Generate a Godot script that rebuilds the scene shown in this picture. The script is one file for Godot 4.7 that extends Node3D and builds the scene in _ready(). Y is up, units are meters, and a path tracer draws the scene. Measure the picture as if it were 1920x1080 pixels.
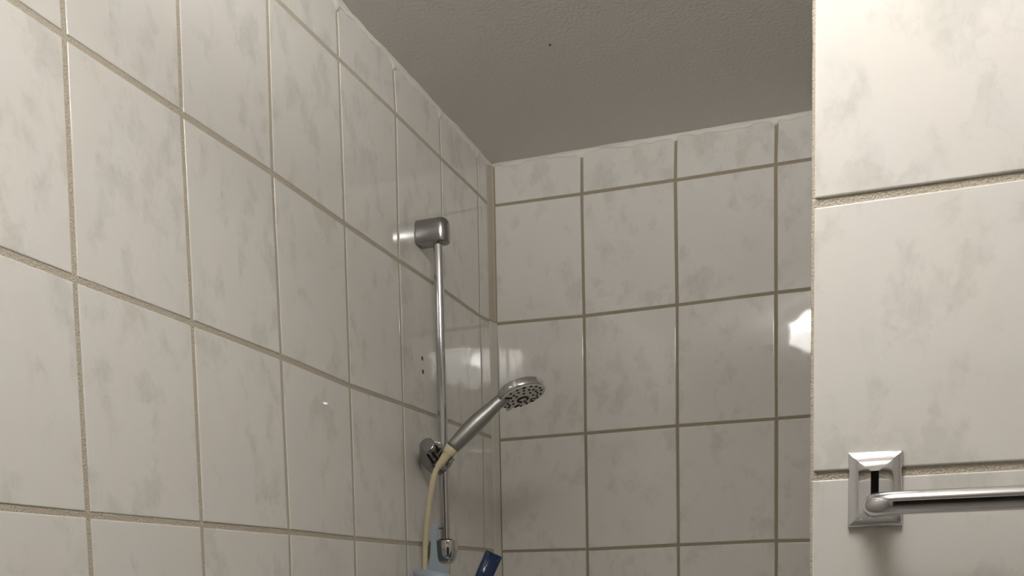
extends Node3D
# A tiled shower corner with rail, hand shower and a towel rail on the wall in front of it. Units are metres, floor at y = 0.

const CEIL := 2.40
const LAMP := Vector3(0.680, 2.345, 1.64)
const PITCH_U := 0.203
const PITCH_V := 0.252

var rng := RandomNumberGenerator.new()
var M := {}
var used := {}


func _ready() -> void:
	rng.seed = 7
	# ---- camera (the picture is the top of an upright photograph, so the lens is shifted up)
	var cam := Camera3D.new()
	cam.name = "camera"
	add_child(cam)
	cam.transform = Transform3D(Basis(Vector3(0.94226, -0.01948, -0.33431), Vector3(-0.01045, 0.99611, -0.0875), Vector3(0.33472, 0.08594, 0.93839)).orthonormalized(), Vector3(0.82129, 1.45914, 2.22973))
	var f := 1943.8
	var near := 0.05
	cam.set_frustum(1080.0 / f * near, Vector2(0.0, 740.0 / f * near), near, 50.0)
	cam.keep_aspect = Camera3D.KEEP_HEIGHT
	cam.current = true
	# ---- environment
	var env := Environment.new()
	env.background_mode = Environment.BG_COLOR
	env.background_color = Color(0, 0, 0)
	env.tonemap_mode = Environment.TONE_MAPPER_LINEAR
	env.tonemap_exposure = 1.33
	env.sdfgi_enabled = true
	env.ssao_enabled = true
	env.ssil_enabled = true
	var we := WorldEnvironment.new()
	we.name = "environment"
	we.environment = env
	add_child(we)

	make_materials()
	build_lamp()
	build_shell()
	build_trims()
	build_rail()
	build_hand_shower()
	build_hose()
	build_dish()
	build_blue_handle()
	build_towel_rail()


# ------------------------------------------------------------------ helpers

func numbered(called: String) -> String:
	if not used.has(called):
		used[called] = 0
		return called
	used[called] += 1
	return "%s_%03d" % [called, used[called]]


func tag(o: Node, label: String, category: String, kind := "", group := "") -> void:
	o.set_meta("label", label)
	o.set_meta("category", category)
	if kind:
		o.set_meta("kind", kind)
	if group:
		o.set_meta("group", group)


func thing(called: String, at: Vector3, label: String, category: String, kind := "") -> Node3D:
	var o := Node3D.new()
	o.name = numbered(called)
	add_child(o)
	o.position = at
	tag(o, label, category, kind)
	return o


# Meshes are written in world coordinates; the node sits at `at` and the mesh is moved back by the place of the whole chain.
func part(called: String, st: SurfaceTool, mat: Material, parent: Node3D, smooth := true) -> MeshInstance3D:
	if smooth:
		st.generate_normals()
	var o := MeshInstance3D.new()
	o.name = called
	o.mesh = st.commit()
	o.material_override = mat
	parent.add_child(o, true)
	var origin := Vector3.ZERO
	var p: Node = parent
	while p != self:
		origin += p.position
		p = p.get_parent()
	o.position = -origin
	return o


func begin() -> SurfaceTool:
	var st := SurfaceTool.new()
	st.begin(Mesh.PRIMITIVE_TRIANGLES)
	return st


func tri(st: SurfaceTool, a: Vector3, b: Vector3, c: Vector3, group := 0) -> void:
	st.set_smooth_group(group)
	st.add_vertex(a)
	st.add_vertex(b)
	st.add_vertex(c)


# a quad a b c d seen counter-clockwise from outside
func quad(st: SurfaceTool, a: Vector3, b: Vector3, c: Vector3, d: Vector3, group := 0) -> void:
	tri(st, a, c, b, group)
	tri(st, a, d, c, group)


# rings: arrays of points of the same length, counter-clockwise seen from the direction in which the rings advance
func loft(st: SurfaceTool, rings: Array, cap_start := true, cap_end := true, closed := true, group := 1) -> void:
	var n: int = rings[0].size()
	for i in rings.size() - 1:
		var last: int = n if closed else n - 1
		for j in last:
			var k: int = (j + 1) % n
			quad(st, rings[i][j], rings[i][k], rings[i + 1][k], rings[i + 1][j], group)
	if cap_start:
		var c := mid(rings[0])
		for j in n:
			tri(st, c, rings[0][j], rings[0][(j + 1) % n], group + 10)
	if cap_end:
		var c2 := mid(rings[-1])
		for j in n:
			tri(st, c2, rings[-1][(j + 1) % n], rings[-1][j], group + 11)


func mid(pts: Array) -> Vector3:
	var s := Vector3.ZERO
	for p in pts:
		s += p
	return s / pts.size()


func frame(axis: Vector3) -> Basis:
	var z := axis.normalized()
	var up := Vector3.UP if absf(z.y) < 0.9 else Vector3.RIGHT
	var x := up.cross(z).normalized()
	return Basis(x, z.cross(x), z)


func circle(c: Vector3, b: Basis, r: float, n := 32, ry := -1.0) -> Array:
	var out := []
	var r2 := r if ry < 0.0 else ry
	for j in n:
		var a := TAU * j / n
		out.append(c + b.x * cos(a) * r + b.y * sin(a) * r2)
	return out


# profile: [[distance along the axis, radius], ...]
func lathe(st: SurfaceTool, at: Vector3, axis: Vector3, profile: Array, n := 32, group := 1, cap_start := true, cap_end := true) -> void:
	var b := frame(axis)
	var rings := []
	for p in profile:
		rings.append(circle(at + b.z * p[0], b, p[1], n))
	loft(st, rings, cap_start, cap_end, true, group)


func tube(st: SurfaceTool, pts: Array, radii, n := 20, caps := true) -> void:
	var rings := []
	var b := frame(pts[1] - pts[0])
	for i in pts.size():
		var t: Vector3 = (pts[mini(i + 1, pts.size() - 1)] - pts[maxi(i - 1, 0)]).normalized()
		var q := Quaternion(b.z.normalized(), t)
		b = Basis(q) * b
		var r: float = radii[i] if radii is Array else radii
		rings.append(circle(pts[i], b, r, n))
	loft(st, rings, caps, caps)


func curve_points(ctrl: Array, steps: int) -> Array:
	var c := Curve3D.new()
	for i in ctrl.size():
		var prev: Vector3 = ctrl[maxi(i - 1, 0)]
		var next: Vector3 = ctrl[mini(i + 1, ctrl.size() - 1)]
		var t := (next - prev) / 6.0
		c.add_point(ctrl[i], -t, t)
	c.bake_interval = 0.002
	var out := []
	for i in steps + 1:
		out.append(c.sample_baked(c.get_baked_length() * i / steps, true))
	return out


func box(st: SurfaceTool, lo: Vector3, hi: Vector3) -> void:
	var v := []
	for i in 8:
		v.append(Vector3(hi.x if i & 1 else lo.x, hi.y if i & 2 else lo.y, hi.z if i & 4 else lo.z))
	st.set_smooth_group(-1)
	for q in [[4, 5, 7, 6], [1, 0, 2, 3], [5, 1, 3, 7], [0, 4, 6, 2], [6, 7, 3, 2], [0, 1, 5, 4]]:
		quad(st, v[q[0]], v[q[1]], v[q[2]], v[q[3]], -1)


func oriented_box(st: SurfaceTool, c: Vector3, b: Basis, half: Vector3) -> void:
	var v := []
	for i in 8:
		v.append(c + b.x * (half.x if i & 1 else -half.x) + b.y * (half.y if i & 2 else -half.y) + b.z * (half.z if i & 4 else -half.z))
	for q in [[4, 5, 7, 6], [1, 0, 2, 3], [5, 1, 3, 7], [0, 4, 6, 2], [6, 7, 3, 2], [0, 1, 5, 4]]:
		quad(st, v[q[0]], v[q[1]], v[q[2]], v[q[3]], -1)


# ------------------------------------------------------------------ materials

func mat(color: Color, rough: float, metal := 0.0) -> StandardMaterial3D:
	var m := StandardMaterial3D.new()
	m.albedo_color = color
	m.roughness = rough
	m.metallic = metal
	return m


func noise(sd: int, freq: float, oct := 4, kind := FastNoiseLite.TYPE_SIMPLEX_SMOOTH) -> FastNoiseLite:
	var n := FastNoiseLite.new()
	n.seed = sd
	n.noise_type = kind
	n.frequency = freq
	n.fractal_octaves = oct
	return n


func glaze_texture() -> ImageTexture:
	# one metre of glaze: off-white with cloudy grey-beige marbling in drifting blotches and fine wisps
	var n := 1024
	var img := Image.create(n, n, false, Image.FORMAT_RGB8)
	var cloud := noise(11, 0.016, 4)
	cloud.domain_warp_enabled = true
	cloud.domain_warp_amplitude = 34.0
	cloud.domain_warp_frequency = 0.012
	var wisp := noise(23, 0.03, 3)
	wisp.domain_warp_enabled = true
	wisp.domain_warp_amplitude = 26.0
	wisp.domain_warp_frequency = 0.02
	var wide := noise(37, 0.006, 2)
	var hue := noise(51, 0.009, 2)
	var base := Vector3(0.890, 0.880, 0.858)
	for y in n:
		for x in n:
			var yy := y * 0.72
			var w := wide.get_noise_2d(x, yy)
			var c := smoothstep(0.05, 0.70, cloud.get_noise_2d(x, yy) + 0.45 * w)
			var s := smoothstep(0.84, 1.0, 1.0 - absf(wisp.get_noise_2d(x, yy))) * smoothstep(-0.05, 0.35, w + cloud.get_noise_2d(x, yy))
			var h := hue.get_noise_2d(x, y)
			var k := Vector3(0.050, 0.0485, 0.053) * c + Vector3(0.024, 0.023, 0.027) * s - Vector3(0.008, 0.008, 0.008) * w
			var t := base * (Vector3.ONE - k) + Vector3(0.004, 0.0, -0.004) * h
			img.set_pixel(x, y, Color(t.x, t.y, t.z))
	return ImageTexture.create_from_image(img)


func make_materials() -> void:
	var tile := mat(Color(1, 1, 1), 0.045)
	tile.resource_name = "glazed_tile"
	tile.albedo_texture = glaze_texture()
	tile.metallic_specular = 0.5
	var wave := NoiseTexture2D.new()
	wave.width = 512
	wave.height = 512
	wave.seamless = true
	wave.as_normal_map = true
	wave.bump_strength = 2.0
	wave.noise = noise(5, 0.02, 2)
	tile.normal_enabled = true
	tile.normal_texture = wave
	tile.normal_scale = 0.065
	M.tile = tile

	var grain := NoiseTexture2D.new()
	grain.width = 512
	grain.height = 512
	grain.seamless = true
	grain.noise = noise(61, 0.09, 4)
	var gr := Gradient.new()
	gr.set_color(0, Color(0.70, 0.665, 0.60))
	gr.set_color(1, Color(0.80, 0.765, 0.70))
	grain.color_ramp = gr
	var bump := NoiseTexture2D.new()
	bump.width = 512
	bump.height = 512
	bump.seamless = true
	bump.noise = noise(62, 0.11, 4)
	var grout := mat(Color(1, 1, 1), 0.95)
	grout.albedo_texture = grain
	grout.uv1_triplanar = true
	grout.uv1_world_triplanar = true
	grout.uv1_scale = Vector3(6, 6, 6)
	grout.heightmap_enabled = true
	grout.heightmap_texture = bump
	grout.heightmap_scale = 0.12
	M.grout = grout
	# the joints of the far wall have aged to a darker olive brown
	var aged: StandardMaterial3D = grout.duplicate()
	aged.albedo_color = Color(0.86, 0.845, 0.81)
	M.aged_grout = aged

	var cb := NoiseTexture2D.new()
	cb.width = 512
	cb.height = 512
	cb.seamless = true
	cb.noise = noise(71, 0.05, 5)
	var ceil := mat(Color(0.90, 0.885, 0.865), 0.95)
	ceil.uv1_triplanar = true
	ceil.uv1_world_triplanar = true
	ceil.uv1_scale = Vector3(4, 4, 4)
	ceil.heightmap_enabled = true
	ceil.heightmap_texture = cb
	ceil.heightmap_scale = 0.05
	M.ceiling = ceil

	M.caulk = mat(Color(0.93, 0.92, 0.89), 0.6)
	M.corner = mat(Color(0.775, 0.735, 0.67), 0.9)
	M.silicone = mat(Color(0.86, 0.85, 0.81), 0.25)
	M.plaster = mat(Color(0.86, 0.84, 0.80), 0.9)
	M.floor = mat(Color(0.80, 0.785, 0.76), 0.3)
	M.chrome = mat(Color(0.80, 0.80, 0.81), 0.07, 1.0)
	M.chrome_soft = mat(Color(0.63, 0.63, 0.625), 0.22, 1.0)
	M.satin = mat(Color(0.66, 0.66, 0.65), 0.42, 1.0)
	M.black = mat(Color(0.045, 0.045, 0.05), 0.4)
	M.nozzle = mat(Color(0.16, 0.14, 0.12), 0.6)
	M.face = mat(Color(0.93, 0.92, 0.90), 0.35)
	M.cream = mat(Color(0.87, 0.82, 0.69), 0.42)
	M.pale_blue = mat(Color(0.66, 0.715, 0.755), 0.35)
	M.blue = mat(Color(0.125, 0.20, 0.34), 0.12)
	M.clear_tab = mat(Color(0.90, 0.89, 0.86), 0.3)
	M.wood = mat(Color(0.36, 0.19, 0.11), 0.4)
	M.dark = mat(Color(0.12, 0.11, 0.10), 0.9)
	M.hole = mat(Color(0.42, 0.31, 0.18), 0.9)
	M.white = mat(Color(0.88, 0.87, 0.85), 0.4)
	var glow := mat(Color(0.9, 0.9, 0.88), 0.3)
	glow.emission_enabled = true
	glow.emission = Color(1.0, 0.985, 0.968)
	glow.emission_energy_multiplier = 17.0
	M.glow = glow
	var dim: StandardMaterial3D = glow.duplicate()
	dim.emission_energy_multiplier = 12.5
	M.glow_dim = dim


# ------------------------------------------------------------------ lamp

func build_lamp() -> void:
	var t := thing("ceiling_lamp", Vector3(LAMP.x, CEIL, LAMP.z), "round white glass ceiling lamp outside the shower", "lamp")
	var st := begin()
	lathe(st, Vector3(LAMP.x, CEIL, LAMP.z), Vector3.DOWN, [[0.0, 0.192], [0.018, 0.192], [0.02, 0.190]], 48)
	part("base", st, M.white, t)
	# drum of opal glass, closed below by a thicker, dimmer glass disc
	st = begin()
	lathe(st, Vector3(LAMP.x, CEIL, LAMP.z), Vector3.DOWN, [[0.02, 0.180], [0.024, 0.182], [0.076, 0.182], [0.082, 0.180]], 48, 1, false, false)
	part("glass_shade", st, M.glow, t)
	st = begin()
	lathe(st, Vector3(LAMP.x, CEIL, LAMP.z), Vector3.DOWN, [[0.0805, 0.1795], [0.0855, 0.1765], [0.0875, 0.168]], 48)
	part("glass_bottom", st, M.glow_dim, t)
	var l := OmniLight3D.new()
	l.name = "light"
	l.light_color = Color(1.0, 0.985, 0.968)
	l.light_energy = 0.40
	l.light_size = 0.035
	l.omni_range = 12.0
	l.omni_attenuation = 2.0
	l.shadow_enabled = true
	t.add_child(l)
	l.position = Vector3(0, -0.052, 0)


# ------------------------------------------------------------------ room shell

# A tile with cushioned edges. corners: four points (u, v) counter-clockwise from lower left, already inset by half the joint.
func tile_mesh(c: Array, O: Vector3, U: Vector3, V: Vector3, N: Vector3, tilt: Vector2, win: Rect2) -> ArrayMesh:
	var cen: Vector2 = (c[0] + c[1] + c[2] + c[3]) / 4.0
	var P := PackedVector3Array()
	var Q := PackedVector3Array()
	var T := PackedVector2Array()
	var idx := PackedInt32Array()
	# [inset, height, share of the outward direction in the normal]
	var rings := [[0.0, -0.008, 1.0], [0.0, -0.0022, 0.97], [0.0003, -0.0009, 0.70], [0.0009, -0.0002, 0.27], [0.0020, 0.0, 0.0]]
	var size_u: float = c[1].x - c[0].x
	var size_v: float = c[3].y - c[0].y
	for r in rings:
		for k in 4:
			var p: Vector2 = c[k]
			var out := Vector2(-1 if k == 0 or k == 3 else 1, -1 if k < 2 else 1)
			p -= out * r[0]
			var d := p - cen
			var h: float = r[1] + d.x * tilt.x + d.y * tilt.y
			P.append(U * d.x + V * d.y + N * h)
			var nn: Vector3 = N * sqrt(1.0 - r[2] * r[2]) + (U * out.x + V * out.y).normalized() * r[2]
			nn -= U * tilt.x + V * tilt.y
			Q.append(nn.normalized())
			T.append(Vector2(win.position.x + win.size.x * (d.x / size_u + 0.5), win.position.y + win.size.y * (0.5 - d.y / size_v)))
	# bands, with one duplicated pair of vertices a side so that each side keeps its own normal
	var P2 := PackedVector3Array()
	var Q2 := PackedVector3Array()
	var T2 := PackedVector2Array()
	for side in 4:
		var k2 := (side + 1) % 4
		var out2: Vector3 = [-V, U, V, -U][side]
		for i in rings.size():
			for k in [side, k2]:
				P2.append(P[i * 4 + k])
				T2.append(T[i * 4 + k])
				var share: float = rings[i][2]
				Q2.append((N * sqrt(1.0 - share * share) + out2 * share - U * tilt.x - V * tilt.y).normalized())
		var b0 := side * rings.size() * 2
		for i in rings.size() - 1:
			var a := b0 + i * 2
			for q in [a, a + 2, a + 1, a + 1, a + 2, a + 3]:
				idx.append(q)
	var f0 := P2.size()
	for k in 4:
		P2.append(P[(rings.size() - 1) * 4 + k])
		T2.append(T[(rings.size() - 1) * 4 + k])
		Q2.append(Q[(rings.size() - 1) * 4 + k])
	for q in [0, 2, 1, 0, 3, 2]:
		idx.append(f0 + q)
	var arr := []
	arr.resize(Mesh.ARRAY_MAX)
	arr[Mesh.ARRAY_VERTEX] = P2
	arr[Mesh.ARRAY_NORMAL] = Q2
	arr[Mesh.ARRAY_TEX_UV] = T2
	arr[Mesh.ARRAY_INDEX] = idx
	var m := ArrayMesh.new()
	m.add_surface_from_arrays(Mesh.PRIMITIVE_TRIANGLES, arr)
	return m


# us: joint lines across; vs: joint lines upwards; shift: {Vector2i(i, j): Vector2} where a joint crossing stands off the regular grid
func tile_wall(wall: Node3D, us: Array, vs: Array, O: Vector3, U: Vector3, V: Vector3, N: Vector3, gap: float, shift := {}, edge_lo := -1.0, edge_hi := -1.0) -> void:
	for i in us.size() - 1:
		for j in vs.size() - 1:
			var c := []
			for k in [[0, 0], [1, 0], [1, 1], [0, 1]]:
				var key := Vector2i(i + k[0], j + k[1])
				var p: Vector2 = Vector2(us[key.x], vs[key.y]) + shift.get(key, Vector2.ZERO)
				var gu := gap / 2.0
				if key.x == 0 and edge_lo >= 0.0:
					gu = edge_lo
				if key.x == us.size() - 1 and edge_hi >= 0.0:
					gu = edge_hi
				p += Vector2(gu if k[0] == 0 else -gu, gap / 2.0 if k[1] == 0 else -gap / 2.0)
				p += Vector2(rng.randf_range(-0.0005, 0.0005), rng.randf_range(-0.0005, 0.0005))
				c.append(p)
			var su: float = c[1].x - c[0].x
			var sv: float = c[3].y - c[0].y
			var win := Rect2(rng.randf() * 0.9, rng.randf() * 0.9, su * 1.0, sv * 1.0)
			if rng.randf() < 0.5:
				win = Rect2(win.position.x + win.size.x, win.position.y, -win.size.x, win.size.y)
			if rng.randf() < 0.5:
				win = Rect2(win.position.x, win.position.y + win.size.y, win.size.x, -win.size.y)
			var tilt := Vector2(rng.randf_range(-0.0022, 0.0022), rng.randf_range(-0.0018, 0.0018))
			var o := MeshInstance3D.new()
			o.name = "tile"
			o.mesh = tile_mesh(c, O, U, V, N, tilt, win)
			o.material_override = M.tile
			wall.add_child(o, true)
			var cen: Vector2 = (c[0] + c[1] + c[2] + c[3]) / 4.0
			o.position = O + U * cen.x + V * cen.y - wall.position


func wall_body(called: String, boxes: Array, m: Material, label: String, category: String) -> MeshInstance3D:
	var st := begin()
	for b in boxes:
		box(st, b[0], b[1])
	st.generate_normals()
	var o := MeshInstance3D.new()
	o.name = numbered(called)
	o.mesh = st.commit()
	o.material_override = m
	add_child(o)
	tag(o, label, category, "structure")
	return o


func rows() -> Array:
	# joint lines from the floor up; the top row is cut to 9 cm
	var out := [-0.004]
	for k in range(9, -1, -1):
		var y := 2.31 - PITCH_V * k
		if y > 0.02:
			out.append(y)
	out.append(CEIL + 0.0)
	return out


func build_shell() -> void:
	var rec := 0.0014
	wall_body("floor", [[Vector3(-0.12, -0.1, -0.12), Vector3(2.07, 0.0, 8.0)]], M.floor, "light bathroom floor below the shower", "floor")
	var ceiling := wall_body("ceiling", [[Vector3(-0.12, CEIL, -0.12), Vector3(2.07, CEIL + 0.1, 8.0)]], M.ceiling, "matt greyish white painted ceiling over the shower", "ceiling")
	var st := begin()
	lathe(st, Vector3(0.2729, CEIL, 0.4339), Vector3.DOWN, [[-0.002, 0.0022], [0.0006, 0.0020], [0.0010, 0.0012]], 10)
	part("dark_speck", st, M.dark, ceiling)

	# left wall, joints counted from the corner outwards
	var wl := wall_body("wall_left", [[Vector3(-0.12, 0, -0.12), Vector3(-rec, CEIL, 3.3)]], M.grout, "long wall of white marbled tiles carrying the shower rail", "wall")
	var us := []
	var zs := []
	for k in range(15, -1, -1):
		zs.append(0.0813 + PITCH_U * k)
	us.append(-3.30)
	for z in zs:
		us.append(-z)
	us.append(-0.026)
	var vs := rows()
	var shift := {}
	# where the joints of this wall cross, as set by the tiler: [column from the corner, row from the top, z, y]
	for s in [[0, 0, .0811, 2.3120], [0, 1, .0850, 2.0560], [0, 3, .0870, 1.5548], [1, 0, .2810, 2.3108], [2, 0, .4822, 2.3115], [2, 1, .4859, 2.0578], [2, 2, .4856, 1.8044], [2, 3, .4869, 1.5545], [3, 0, .6892, 2.3106], [3, 1, .6861, 2.0576], [3, 2, .6858, 1.8016], [3, 3, .6856, 1.5541], [4, 1, .8968, 2.0605], [4, 2, .8928, 1.8063], [4, 3, .8883, 1.5549], [5, 1, 1.1007, 2.0583], [5, 2, 1.0988, 1.8066], [5, 3, 1.0973, 1.555], [6, 1, 1.297, 2.0569], [6, 2, 1.3009, 1.8055], [6, 3, 1.3, 1.5542]]:
		var i: int = us.size() - 2 - s[0]
		var j: int = vs.size() - 2 - s[1]
		shift[Vector2i(i, j)] = Vector2(-s[2] - us[i], s[3] - vs[j])
	tile_wall(wl, us, vs, Vector3.ZERO, Vector3(0, 0, -1), Vector3.UP, Vector3(1, 0, 0), 0.0074, shift, -1.0, 0.003)
	for h in [[1.9040, 0.3964], [1.8798, 0.3944]]:
		st = begin()
		lathe(st, Vector3(-0.001, h[0], h[1]), Vector3(1, 0, 0), [[0.0, 0.0042], [0.0014, 0.0042], [0.0018, 0.0034]], 14)
		part("filled_drill_hole", st, M.hole, wl)

	# back wall
	var wb := wall_body("wall_back", [[Vector3(-0.12, 0, -0.12), Vector3(0.76, CEIL, -rec)]], M.aged_grout, "far shower wall of white marbled tiles behind the hand shower", "wall")
	us = [0.0050, 0.2076, 0.4100, 0.6134, 0.762]
	shift = {}
	for s in [[0, 0, .0050, 2.3135], [0, 1, .0040, 2.0589], [0, 2, .0062, 1.8035], [0, 3, .0062, 1.5542], [1, 0, .2066, 2.3102], [1, 1, .2081, 2.0547], [1, 2, .2078, 1.8047], [1, 3, .2084, 1.5525], [2, 0, .4082, 2.3094], [2, 1, .4104, 2.0559], [2, 2, .4098, 1.8063], [2, 3, .4103, 1.5553], [3, 0, .6117, 2.3097], [3, 1, .613, 2.0587], [3, 2, .6143, 1.8061], [3, 3, .6149, 1.5569]]:
		var j: int = vs.size() - 2 - s[1]
		shift[Vector2i(s[0], j)] = Vector2(s[2] - us[s[0]], s[3] - vs[j])
	tile_wall(wb, us, vs, Vector3.ZERO, Vector3(1, 0, 0), Vector3.UP, Vector3(0, 0, 1), 0.0062, shift)

	# the wall block that closes the shower on the right; its front face carries the towel rail
	var wf := wall_body("wall_front", [[Vector3(0.7605 + rec, 0, -0.12), Vector3(2.07, CEIL, 1.2 - 0.0026)]], M.grout, "wall with big near tiles that carries the chrome towel rail", "wall")
	us = [0.7570]
	for k in 7:
		var x := 0.9585 + PITCH_U * k
		if x < 1.94:
			us.append(x)
	us.append(1.955)
	vs = [-0.004]
	for k in range(6, -3, -1):
		vs.append(1.5638 - 0.2484 * k)
	vs.append(CEIL)
	tile_wall(wf, us, vs, Vector3(0, 0, 1.2), Vector3(1, 0, 0), Vector3.UP, Vector3(0, 0, 1), 0.0082, {}, 0.0022)
	us = []
	for k in 6:
		us.append(0.006 + PITCH_U * k)
	us.append(1.196)
	tile_wall(wf, us, rows(), Vector3(0.7605, 0, 0), Vector3(0, 0, 1), Vector3.UP, Vector3(-1, 0, 0), 0.0062)

	# the rest of the bathroom, out of frame
	wall_body("wall_right", [[Vector3(1.95, 0, 1.2), Vector3(2.07, CEIL, 3.3)]], M.plaster, "plain plastered bathroom wall right of the towel rail", "wall")
	wall_body("wall_rear", [[Vector3(-0.12, 0, 3.3), Vector3(0.45, CEIL, 3.4)], [Vector3(1.30, 0, 3.3), Vector3(2.07, CEIL, 3.4)], [Vector3(0.45, 2.02, 3.3), Vector3(1.30, CEIL, 3.4)]], M.plaster, "plain plastered bathroom wall with the open doorway", "wall")
	wall_body("wall_corridor", [[Vector3(0.25, 0, 3.4), Vector3(0.35, CEIL, 7.9)], [Vector3(1.40, 0, 3.4), Vector3(1.50, CEIL, 7.9)], [Vector3(0.25, 0, 7.9), Vector3(1.50, CEIL, 8.0)]], M.plaster, "long unlit corridor walls beyond the doorway", "wall")
	var d := thing("door_1", Vector3(1.29, 0, 3.28), "brown wooden bathroom door standing open", "door", "structure")
	st = begin()
	box(st, Vector3(1.285, 0.008, 2.46), Vector3(1.325, 2.0, 3.27))
	part("leaf", st, M.wood, d)
	st = begin()
	box(st, Vector3(0.39, 0, 3.285), Vector3(0.46, 2.07, 3.3))
	box(st, Vector3(1.33, 0, 3.285), Vector3(1.39, 2.07, 3.3))
	box(st, Vector3(0.46, 2.01, 3.285), Vector3(1.33, 2.07, 3.3))
	part("frame", st, M.wood, d)


# ------------------------------------------------------------------ caulk and corner joints

func build_trims() -> void:
	var n := noise(91, 9.0, 3)
	# ragged white caulk where the walls meet the ceiling
	for which in 2:
		var st := begin()
		var length := 3.29 if which == 0 else 0.752
		var steps := int(length / 0.006)
		var joints := []
		if which == 0:
			for k in 16:
				joints.append(0.0813 + PITCH_U * k)
		else:
			joints = [0.2066, 0.4082, 0.6117]
		var prev := []
		for i in steps + 1:
			var s := 0.003 + (length - 0.003) * i / steps
			var down := 0.0078 + 0.0065 * n.get_noise_2d(s, which * 7.0) + 0.004 * n.get_noise_2d(s * 5.0, which * 3.0 + 2.0)
			var outw := 0.0052 + 0.0040 * n.get_noise_2d(s, which * 7.0 + 30.0)
			for jn in joints:
				if absf(s - jn) < 0.0062:
					down += 0.007
			down = maxf(down, 0.004)
			outw = maxf(outw, 0.002)
			var pr := [Vector2(-0.0015, -down), Vector2(0.0006, -down), Vector2(0.0016, -down * 0.55), Vector2(outw * 0.6, -0.0016), Vector2(outw, -0.0005), Vector2(outw, 0.0015)]
			var ring := []
			for p in pr:
				ring.append(Vector3(p.x, CEIL + p.y, s) if which == 0 else Vector3(s, CEIL + p.y, p.x))
			if prev:
				for k in ring.size() - 1:
					if which == 0:
						quad(st, prev[k], prev[k + 1], ring[k + 1], ring[k], 1)
					else:
						quad(st, prev[k + 1], prev[k], ring[k], ring[k + 1], 1)
			prev = ring
		st.generate_normals()
		var o := MeshInstance3D.new()
		o.name = "trim_%d" % (which + 1)
		o.mesh = st.commit()
		o.material_override = M.caulk
		add_child(o)
		tag(o, ["ragged white caulk line between ceiling and wall with the shower rail", "ragged white caulk line between ceiling and far shower wall"][which], "caulk", "structure")
	# corner joint: sandy grout in the upper part, smooth pale silicone below
	for which in 2:
		var lo := 2.062 if which == 0 else 0.0
		var hi := CEIL - 0.004 if which == 0 else 2.060
		var prof := []
		if which == 0:
			prof = [Vector2(-0.001, 0.028), Vector2(0.0003, 0.0245), Vector2(0.0014, 0.013), Vector2(0.0024, 0.0045), Vector2(0.0040, 0.0004), Vector2(0.0052, -0.001)]
		else:
			prof = [Vector2(-0.001, 0.028), Vector2(0.0009, 0.0255), Vector2(0.0028, 0.014), Vector2(0.0048, 0.0045), Vector2(0.0066, 0.0016), Vector2(0.0068, -0.001)]
		var st := begin()
		var prev := []
		var count := 40 if which == 0 else 60
		for i in count + 1:
			var y := lerpf(lo, hi, float(i) / count)
			var wob := n.get_noise_2d(y, 60.0 + which * 9.0) * 0.0011
			var ring := []
			for p in prof:
				ring.append(Vector3(p.x, y, p.y + (wob if p.y > 0.003 else 0.0)))
			if prev:
				for k in ring.size() - 1:
					quad(st, prev[k], prev[k + 1], ring[k + 1], ring[k], 1)
			prev = ring
		st.generate_normals()
		var o := MeshInstance3D.new()
		o.name = "trim_%d" % (which + 3)
		o.mesh = st.commit()
		o.material_override = M.corner if which == 0 else M.silicone
		add_child(o)
		tag(o, ["sandy grout filling the upper corner between the two shower walls", "smooth pale silicone strip in the corner between the two shower walls"][which], "joint", "structure")
	# thin grout bead on the outer edge of the front wall
	var st2 := begin()
	var prev2 := []
	for i in 161:
		var y := CEIL * i / 160.0
		var w := 0.0006 * n.get_noise_2d(y * 2.0, 120.0)
		var ring := [Vector3(0.7612, y, 1.1900), Vector3(0.7572 - w, y, 1.1935), Vector3(0.7567 - w, y, 1.1972 + w), Vector3(0.7588, y, 1.1990 + w), Vector3(0.7628, y, 1.1980)]
		if prev2:
			for k in ring.size() - 1:
				quad(st2, prev2[k], prev2[k + 1], ring[k + 1], ring[k], 1)
		prev2 = ring
	st2.generate_normals()
	var e := MeshInstance3D.new()
	e.name = "trim_5"
	e.mesh = st2.commit()
	e.material_override = M.grout
	add_child(e)
	tag(e, "thin beige grout bead along the outer edge of the near wall", "joint", "structure")


# ------------------------------------------------------------------ shower rail

const RX := 0.039
const RZ := 0.397

func bracket_ring(y: float, inset: float) -> Array:
	var hw := 0.018 - inset
	var cx := 0.0435
	var out := [Vector3(0.0008, y, RZ + hw), Vector3(0.0016, y, RZ + hw)]
	for i in 17:
		var a := PI / 2 - PI * i / 16.0
		out.append(Vector3(cx + cos(a) * hw, y, RZ + sin(a) * hw))
	out.append(Vector3(0.0016, y, RZ - hw))
	out.append(Vector3(0.0008, y, RZ - hw))
	return out


func bracket(levels: Array) -> SurfaceTool:
	# levels: [y, inset] from bottom to top
	var st := begin()
	var rings := []
	for l in levels:
		rings.append(bracket_ring(l[0], l[1]))
	loft(st, rings)
	return st


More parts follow.
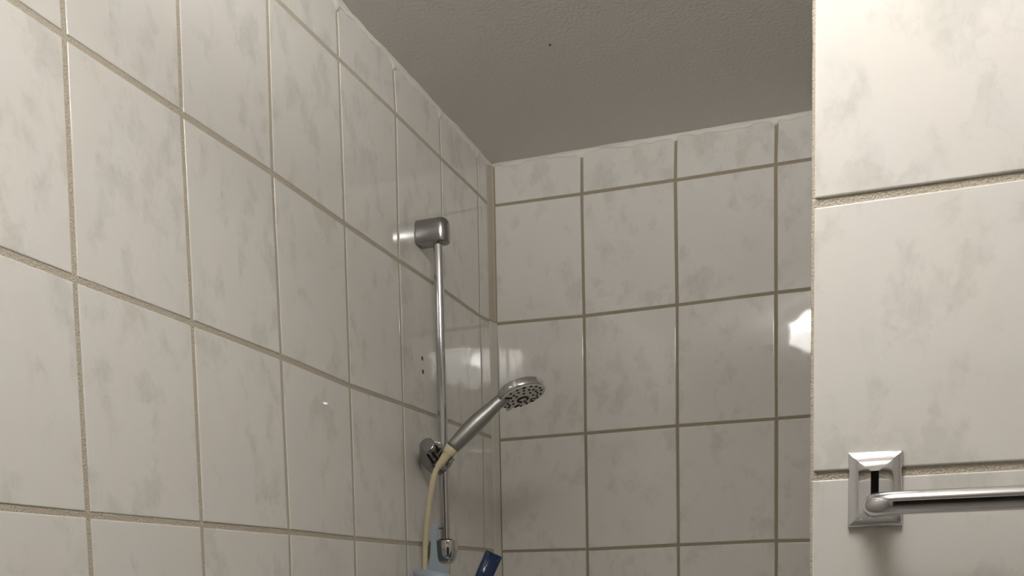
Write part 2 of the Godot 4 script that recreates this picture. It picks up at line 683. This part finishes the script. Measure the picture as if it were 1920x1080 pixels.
func build_rail() -> void:
	var t := thing("shower_rail", Vector3(0, 1.5175, RZ), "chrome shower rail with rounded brackets on the long tiled wall", "shower rail")
	var st := begin()
	lathe(st, Vector3(RX, 1.555, RZ), Vector3.UP, [[0.0, 0.0093], [0.565, 0.0093]], 32)
	part("rail", st, M.chrome, t)
	var lv := [[2.1085, 0.002], [2.1092, 0.0006], [2.1105, 0.0]]
	lv.append([2.1400, 0.0])
	for i in 7:
		var a := (PI / 2) * i / 6.0
		lv.append([2.1400 + 0.0135 * sin(a), 0.012 * (1.0 - cos(a))])
	part("top_bracket", bracket(lv), M.chrome_soft, t)
	lv = []
	for i in 9:
		var a := (PI / 2) * i / 8.0
		lv.append([1.5175 + 0.022 * (1.0 - cos(a)), 0.0125 * (1.0 - sin(a))])
	lv.append([1.5600, 0.0])
	lv.append([1.5616, 0.0006])
	lv.append([1.5622, 0.002])
	part("bottom_bracket", bracket(lv), M.chrome, t)
	st = begin()
	lathe(st, Vector3(RX, 1.5618, RZ), Vector3.UP, [[0.0, 0.0135], [0.0022, 0.0135], [0.0026, 0.0095]], 28)
	var seal := part("seal_ring", st, M.black, t)
	seal.set_meta("label", "black seal ring")
	# slider: rounded body on the rail, tapering to a round knob
	var cap := Vector3(0.0355, 1.7324, 0.4656)
	var base := Vector3(0.0318, 1.7170, 0.4260)
	var ax := (base - cap).normalized()
	var b := frame(ax)
	var L := cap.distance_to(base)
	var rings := []
	for s in [[0.0, 0.0122], [0.0006, 0.0138], [0.002, 0.0147], [0.007, 0.0156], [0.014, 0.0180], [0.022, 0.0218], [0.030, 0.0248], [0.038, 0.0264], [L, 0.0266], [L + 0.016, 0.0258], [L + 0.028, 0.0240], [L + 0.034, 0.0205], [L + 0.036, 0.014]]:
		rings.append(circle(cap + ax * s[0], b, s[1], 36))
	st = begin()
	loft(st, rings)
	var sl := part("slider", st, M.chrome_soft, t)
	# black grip inlays
	for s in [[Vector3(0.0360, 1.7165, 0.4630), Vector3(0.0405, 1.7005, 0.4478)], [Vector3(0.0420, 1.7222, 0.4606), Vector3(0.0462, 1.7083, 0.4455)], [Vector3(0.0474, 1.7308, 0.4585), Vector3(0.0508, 1.7170, 0.4425)]]:
		var pts := []
		# follow the surface of the slider
		for k in 6:
			var p: Vector3 = s[0].lerp(s[1], k / 5.0)
			var h := (p - cap).dot(ax)
			var foot := cap + ax * h
			var r := 0.0146
			for m in rings.size() - 1:
				var h0: float = (rings[m][0] - cap).dot(ax)
				var h1: float = (rings[m + 1][0] - cap).dot(ax)
				if h >= h0 and h <= h1 and h1 > h0:
					r = lerpf(rings[m][0].distance_to(cap + ax * h0), rings[m + 1][0].distance_to(cap + ax * h1), (h - h0) / (h1 - h0))
			pts.append(foot + (p - foot).normalized() * (r - 0.0005))
		st = begin()
		tube(st, pts, 0.0027, 10)
		part("grip_inlay", st, M.black, sl)
	# open socket that holds the hand shower
	var lowp := Vector3(0.0600, 1.7080, 0.4465)
	var highp := Vector3(0.0742, 1.7262, 0.4405)
	var sx := (highp - lowp).normalized()
	var to_cam := (Vector3(0.82, 1.459, 2.23) - lowp).normalized()
	var e1 := (to_cam - sx * to_cam.dot(sx)).normalized()
	var e2 := sx.cross(e1)
	rings = []
	for s in [[0.0, 0.0118], [0.0, 0.0148], [0.011, 0.0172], [0.0125, 0.0168], [0.0125, 0.0138], [0.0, 0.0118]]:
		var ring := []
		for k in 25:
			var a := deg_to_rad(62.0 + (298.0 - 62.0) * k / 24.0)
			ring.append(lowp + sx * s[0] + (e1 * cos(a) + e2 * sin(a)) * s[1])
		rings.append(ring)
	st = begin()
	loft(st, rings, false, false, false)
	for k in [0, 24]:
		var c := Vector3.ZERO
		for m in 5:
			c += rings[m][k] / 5.0
		for m in 5:
			tri(st, c, rings[m][k], rings[m + 1][k], 30 + k)
	# arm from the slider to the socket
	tube(st, [Vector3(0.046, 1.706, 0.405), Vector3(0.058, 1.711, 0.420), Vector3(0.0672, 1.7168, 0.4325)], [0.012, 0.0105, 0.006], 18)
	part("socket", st, M.chrome_soft, sl)


# ------------------------------------------------------------------ hand shower

func build_hand_shower() -> void:
	var t := thing("hand_shower", Vector3(0.0775, 1.729, 0.4402), "grey chrome hand shower with round nozzle head hanging in the rail's holder", "hand shower")
	var st := begin()
	var ctrl := [Vector3(0.0762, 1.7281, 0.4408), Vector3(0.0985, 1.7520, 0.4320), Vector3(0.1205, 1.7745, 0.4230), Vector3(0.1400, 1.7935, 0.4145), Vector3(0.1560, 1.8090, 0.4072), Vector3(0.1690, 1.8195, 0.4010)]
	var pts := curve_points(ctrl, 20)
	var rad := []
	for i in 21:
		var s := i / 20.0
		rad.append(0.0128 + 0.0026 * sin(PI * clampf(s / 0.75, 0.0, 1.0)) - 0.0010 * smoothstep(0.55, 0.95, s))
	pts.push_front(ctrl[0] + (ctrl[0] - ctrl[1]).normalized() * 0.0006)
	rad.push_front(0.0118)
	tube(st, pts, rad, 28)
	part("handle", st, M.satin, t)
	# head: a thick disc whose face looks down and out
	var c := Vector3(0.1954, 1.8208, 0.3898)
	var e1 := Vector3(0.922, 0.2895, -0.2567).normalized()
	var nrm := Vector3(0.3284, -0.9364, 0.1233).normalized()
	var e2 := e1.cross(nrm).normalized()
	var R := 0.0452
	var b := Basis(e1, -e2, nrm)
	var rings := []
	for s in [[-0.0172, 0.006], [-0.0170, 0.024], [-0.0163, 0.036], [-0.0152, 0.0415], [-0.0134, 0.0443], [-0.0112, R - 0.0001], [-0.004, R], [0.0, R], [0.0012, R - 0.0006], [0.0014, R - 0.0024]]:
		rings.append(circle(c + nrm * s[0], b, s[1], 56))
	st = begin()
	loft(st, rings)
	part("head", st, M.chrome, t)
	st = begin()
	rings = []
	for s in [[0.0005, R - 0.0026], [0.0020, R - 0.0026], [0.0026, R - 0.0040]]:
		rings.append(circle(c + nrm * s[0], b, s[1], 48))
	loft(st, rings)
	var face := part("face_plate", st, M.face, t)
	face.set_meta("label", "whitish nozzle plate")
	# rubber nozzles
	st = begin()
	for p in [[-0.121, -0.824], [-0.105, -0.533], [0.137, -0.55], [0.101, -0.275], [0.476, -0.735], [0.682, -0.561], [0.822, -0.303], [0.355, -0.476], [0.532, -0.327], [0.623, -0.111], [0.852, -0.028], [0.365, -0.135], [0.659, 0.114], [0.783, 0.33], [0.454, 0.19], [0.604, 0.372], [0.607, 0.597], [0.47, 0.564], [0.343, 0.54], [-0.431, -0.698], [-0.327, -0.415], [-0.235, -0.199], [-0.816, -0.163], [-0.626, -0.031], [-0.447, 0.093], [-0.889, 0.147], [-0.682, 0.228], [-0.466, 0.41], [-0.633, 0.436], [-0.838, 0.428], [-0.7, 0.60], [-0.179, 0.875]]:
		var q: Vector3 = c + nrm * 0.0022 + (e1 * p[0] + e2 * p[1]) * R * 0.95
		rings = []
		for s in [[0.0, 0.0025], [0.0014, 0.0023], [0.0018, 0.0016]]:
			rings.append(circle(q + nrm * s[0], b, s[1], 10))
		loft(st, rings)
	var nz := part("nozzles", st, M.nozzle, face)
	nz.set_meta("kind", "stuff")
	# black marks: bars and the hook in the middle
	for d in [[[0.107, -0.825], [0.251, -0.842]], [[-0.712, -0.464], [-0.447, -0.24]], [[-0.456, 0.78], [-0.231, 0.692]], [[0.017, 0.458], [0.108, 0.860]], [[0.258, 0.69], [0.405, 0.78]]]:
		st = begin()
		var a: Vector3 = c + nrm * 0.0028 + (e1 * d[0][0] + e2 * d[0][1]) * R * 0.95
		var z: Vector3 = c + nrm * 0.0028 + (e1 * d[1][0] + e2 * d[1][1]) * R * 0.95
		tube(st, [a, a.lerp(z, 0.5), z], 0.0020, 8)
		part("black_bar", st, M.black, face)
	pts = []
	for p in [[-0.107, 0.492], [-0.238, 0.326], [-0.179, 0.126], [0.015, 0.052], [0.193, 0.191], [0.186, 0.379], [0.123, 0.393]]:
		pts.append(c + nrm * 0.0028 + (e1 * p[0] + e2 * p[1]) * R * 0.95)
	st = begin()
	tube(st, curve_points(pts, 24), 0.0023, 8)
	part("black_hook", st, M.black, face)
	# spray lever
	var side := (e2 * 0.79 - e1 * 0.61).normalized()
	st = begin()
	var lb := Basis(nrm.cross(side).normalized(), nrm, side)
	rings = []
	for s in [[-0.004, 0.0062], [0.005, 0.0060], [0.0105, 0.0050], [0.0135, 0.0024]]:
		rings.append(circle(c + side * (R + s[0] - 0.001) - nrm * 0.0010, lb, s[1], 18, s[1] * 0.5 + 0.0004))
	loft(st, rings)
	part("spray_lever", st, M.clear_tab, t)


func build_hose() -> void:
	var t := thing("shower_hose", Vector3(0.0172, 1.40, 0.4595), "cream plastic shower hose hanging beside the rail", "hose")
	var top := Vector3(0.0757, 1.7275, 0.4410)
	var bot := Vector3(0.0490, 1.6930, 0.4490)
	var ax := (bot - top).normalized()
	var L := top.distance_to(bot)
	var st := begin()
	lathe(st, top, ax, [[0.0, 0.0122], [0.0008, 0.0128], [0.012, 0.0112], [0.0142, 0.0108], [0.0148, 0.0100], [0.020, 0.0092], [0.032, 0.0074], [L, 0.0064]], 28)
	part("cone_nut", st, M.cream, t)
	var ctrl := [bot - ax * 0.004, Vector3(0.0440, 1.6850, 0.4490), Vector3(0.0385, 1.6660, 0.4497), Vector3(0.0270, 1.6270, 0.4430), Vector3(0.0176, 1.5880, 0.4350), Vector3(0.0108, 1.5530, 0.4285), Vector3(0.0075, 1.5080, 0.4245), Vector3(0.0070, 1.4640, 0.4240), Vector3(0.010, 1.30, 0.425), Vector3(0.03, 1.05, 0.43), Vector3(0.06, 0.80, 0.44)]
	st = begin()
	tube(st, curve_points(ctrl, 90), 0.0052, 16)
	part("hose", st, M.cream, t)


# ------------------------------------------------------------------ soap dish and blue handle

func build_dish() -> void:
	var t := thing("soap_dish", Vector3(0.09, 1.46, 0.49), "pale blue plastic soap dish clipped to the foot of the rail", "soap dish")
	# upright fin that grips the rail
	var outline := [Vector2(0.0365, 1.5965), Vector2(0.0325, 1.5940), Vector2(0.0297, 1.5898), Vector2(0.0251, 1.5811), Vector2(0.0236, 1.5725), Vector2(0.0230, 1.5643), Vector2(0.0221, 1.5524), Vector2(0.0208, 1.5390), Vector2(0.0186, 1.5255), Vector2(0.0162, 1.5165), Vector2(0.0140, 1.5087), Vector2(0.0150, 1.4700), Vector2(0.0600, 1.4700), Vector2(0.0567, 1.5016), Vector2(0.0516, 1.5136), Vector2(0.0376, 1.5200), Vector2(0.0350, 1.5300), Vector2(0.0339, 1.5440), Vector2(0.0333, 1.5619), Vector2(0.0350, 1.5680), Vector2(0.0368, 1.5760), Vector2(0.0385, 1.5860), Vector2(0.0385, 1.5955)]
	var st := begin()
	var idx := Geometry2D.triangulate_polygon(PackedVector2Array(outline))
	for s in [[0.4290, 1], [0.4262, -1]]:
		for k in range(0, idx.size(), 3):
			var a: Vector2 = outline[idx[k]]
			var b: Vector2 = outline[idx[k + 1]]
			var c: Vector2 = outline[idx[k + 2]]
			var ccw: bool = (b - a).cross(c - a) > 0.0
			if ccw != (s[1] > 0):
				var tmp := b
				b = c
				c = tmp
			tri(st, Vector3(a.x, a.y, s[0]), Vector3(c.x, c.y, s[0]), Vector3(b.x, b.y, s[0]), 5 + s[1])
	for k in outline.size():
		var a: Vector2 = outline[k]
		var b: Vector2 = outline[(k + 1) % outline.size()]
		quad(st, Vector3(a.x, a.y, 0.4262), Vector3(b.x, b.y, 0.4262), Vector3(b.x, b.y, 0.4290), Vector3(a.x, a.y, 0.4290), 3)
	# small clip that reaches back round the rail
	tube(st, [Vector3(0.0355, 1.5860, 0.428), Vector3(0.0275, 1.5860, 0.415), Vector3(0.0262, 1.5860, 0.400), Vector3(0.0290, 1.5860, 0.387)], 0.0028, 10)
	part("fin", st, M.pale_blue, t)
	# tray: rounded bowl, tilted a little down and outwards
	var tilt := Basis(Vector3(0, 0, 1), deg_to_rad(-13.5))
	var o := Vector3(0.0975, 1.4868, 0.4810)
	st = begin()
	var rings := []
	# [height, half length, half width, corner] outside from the bottom up, then inside down
	for s in [[-0.026, 0.062, 0.030], [-0.0245, 0.068, 0.036], [-0.018, 0.076, 0.043], [-0.006, 0.0815, 0.048], [0.0, 0.0830, 0.0495], [0.0010, 0.0825, 0.0490], [0.0008, 0.0808, 0.0473], [-0.006, 0.0795, 0.0460], [-0.017, 0.074, 0.041], [-0.0225, 0.066, 0.034], [-0.0235, 0.040, 0.020]]:
		var ring := []
		for k in 56:
			var a := TAU * k / 56.0
			var cx: float = signf(cos(a)) * pow(absf(cos(a)), 0.62) * s[1]
			var cz: float = signf(sin(a)) * pow(absf(sin(a)), 0.62) * s[2]
			ring.append(o + tilt * Vector3(cx, s[0], -cz))
		rings.append(ring)
	loft(st, rings)
	part("tray", st, M.pale_blue, t)


func build_blue_handle() -> void:
	# a glossy rod with a slanted, hollowed end, standing in the dish
	var axis := Vector3(0.0139, 0.0435, -0.0060).normalized()
	var top := Vector3(0.1660, 1.5310, 0.4745)
	var foot := Vector3(0.1365, 1.4650, 0.4840)
	var t := thing("plastic_handle", foot, "dark blue glossy plastic handle end leaning up beside the corner", "handle")
	var b := frame(axis)
	var L := foot.distance_to(top)
	axis = (top - foot).normalized()
	b = frame(axis)
	var body := CSGCombiner3D.new()
	body.name = "shaft"
	t.add_child(body)
	body.basis = Basis(b.x, b.z, -b.y)
	var poly := CSGPolygon3D.new()
	poly.name = "rod"
	poly.mode = CSGPolygon3D.MODE_SPIN
	poly.spin_sides = 40
	poly.smooth_faces = true
	poly.polygon = PackedVector2Array([Vector2(0, 0), Vector2(0.0120, 0), Vector2(0.0140, 0.004), Vector2(0.0156, 0.02), Vector2(0.0163, L - 0.004), Vector2(0.0160, L - 0.0015), Vector2(0.0148, L), Vector2(0, L)])
	poly.material = M.blue
	body.add_child(poly)
	var cut := CSGSphere3D.new()
	cut.name = "hollow"
	cut.operation = CSGShape3D.OPERATION_SUBTRACTION
	cut.radius = 0.0200
	cut.radial_segments = 32
	cut.rings = 20
	cut.smooth_faces = true
	cut.material = M.blue
	body.add_child(cut)
	# towards the viewer and to the right, at the top end
	var perp := (Vector3(0.82, 1.459, 2.23) - top).slide(axis).normalized()
	var want := top + perp * 0.0165 + axis * 0.0085 + axis.cross(perp) * 0.0035
	var bore := CSGCylinder3D.new()
	bore.name = "bore"
	bore.operation = CSGShape3D.OPERATION_SUBTRACTION
	bore.radius = 0.0128
	bore.height = 0.06
	bore.sides = 32
	bore.position = Vector3(0, L + 0.002, 0)
	bore.material = M.blue
	body.add_child(bore)
	cut.position = body.basis.inverse() * (want - foot)


# ------------------------------------------------------------------ towel rail

func rosette(st: SurfaceTool, cx: float, cy: float, by: float) -> void:
	var z0 := 1.2
	var rings := []
	# [z, half width, half height, centre y]
	var lv := [[0.0004, 0.0236, 0.0340, cy], [0.0030, 0.0236, 0.0340, cy], [0.0042, 0.0228, 0.0331, cy]]
	for i in 11:
		var s := i / 10.0
		lv.append([0.0046 + 0.0270 * pow(s, 1.75), 0.0226 - 0.0192 * s, 0.0329 - 0.0192 * s, cy])
	var st_groups := []
	for l in lv:
		rings.append([Vector3(cx - l[1], l[3] - l[2], z0 + l[0]), Vector3(cx + l[1], l[3] - l[2], z0 + l[0]), Vector3(cx + l[1], l[3] + l[2], z0 + l[0]), Vector3(cx - l[1], l[3] + l[2], z0 + l[0])])
	for side in 4:
		var k2 := (side + 1) % 4
		for i in rings.size() - 1:
			var g: int = side + 1 if i >= 2 else 8 + side + i * 4
			quad(st, rings[i][side], rings[i][k2], rings[i + 1][k2], rings[i + 1][side], g)
	var c := mid(rings[-1])
	for j in 4:
		tri(st, c, rings[-1][(j + 1) % 4], rings[-1][j], 30)


func build_towel_rail() -> void:
	var t := thing("towel_rail", Vector3(1.12, 1.515, 1.2), "chrome towel rail on square mounts on the near tiled wall", "towel rail")
	var by := 1.5312
	var bz := 1.2520
	for x in [0.8148, 1.415]:
		var st := begin()
		rosette(st, x, 1.5485, by)
		part("mount", st, M.chrome, t)
	var st := begin()
	var pts := [Vector3(0.8148, by, 1.222)]
	var x0 := 0.8148
	var r := 0.0175
	pts.append(Vector3(x0, by, bz - r))
	for i in range(1, 10):
		var a := (PI / 2) * i / 9.0
		pts.append(Vector3(x0 + r * (1.0 - cos(a)), by, bz - r + r * sin(a)))
	for i in range(1, 8):
		pts.append(Vector3(lerpf(x0 + r, 1.415 - r, i / 8.0), by, bz))
	for i in range(0, 10):
		var a := (PI / 2) * i / 9.0
		pts.append(Vector3(1.415 - r + r * sin(a), by, bz - r + r * cos(a)))
	pts.append(Vector3(1.415, by, 1.222))
	tube(st, pts, 0.0104, 32)
	part("bar", st, M.chrome, t)
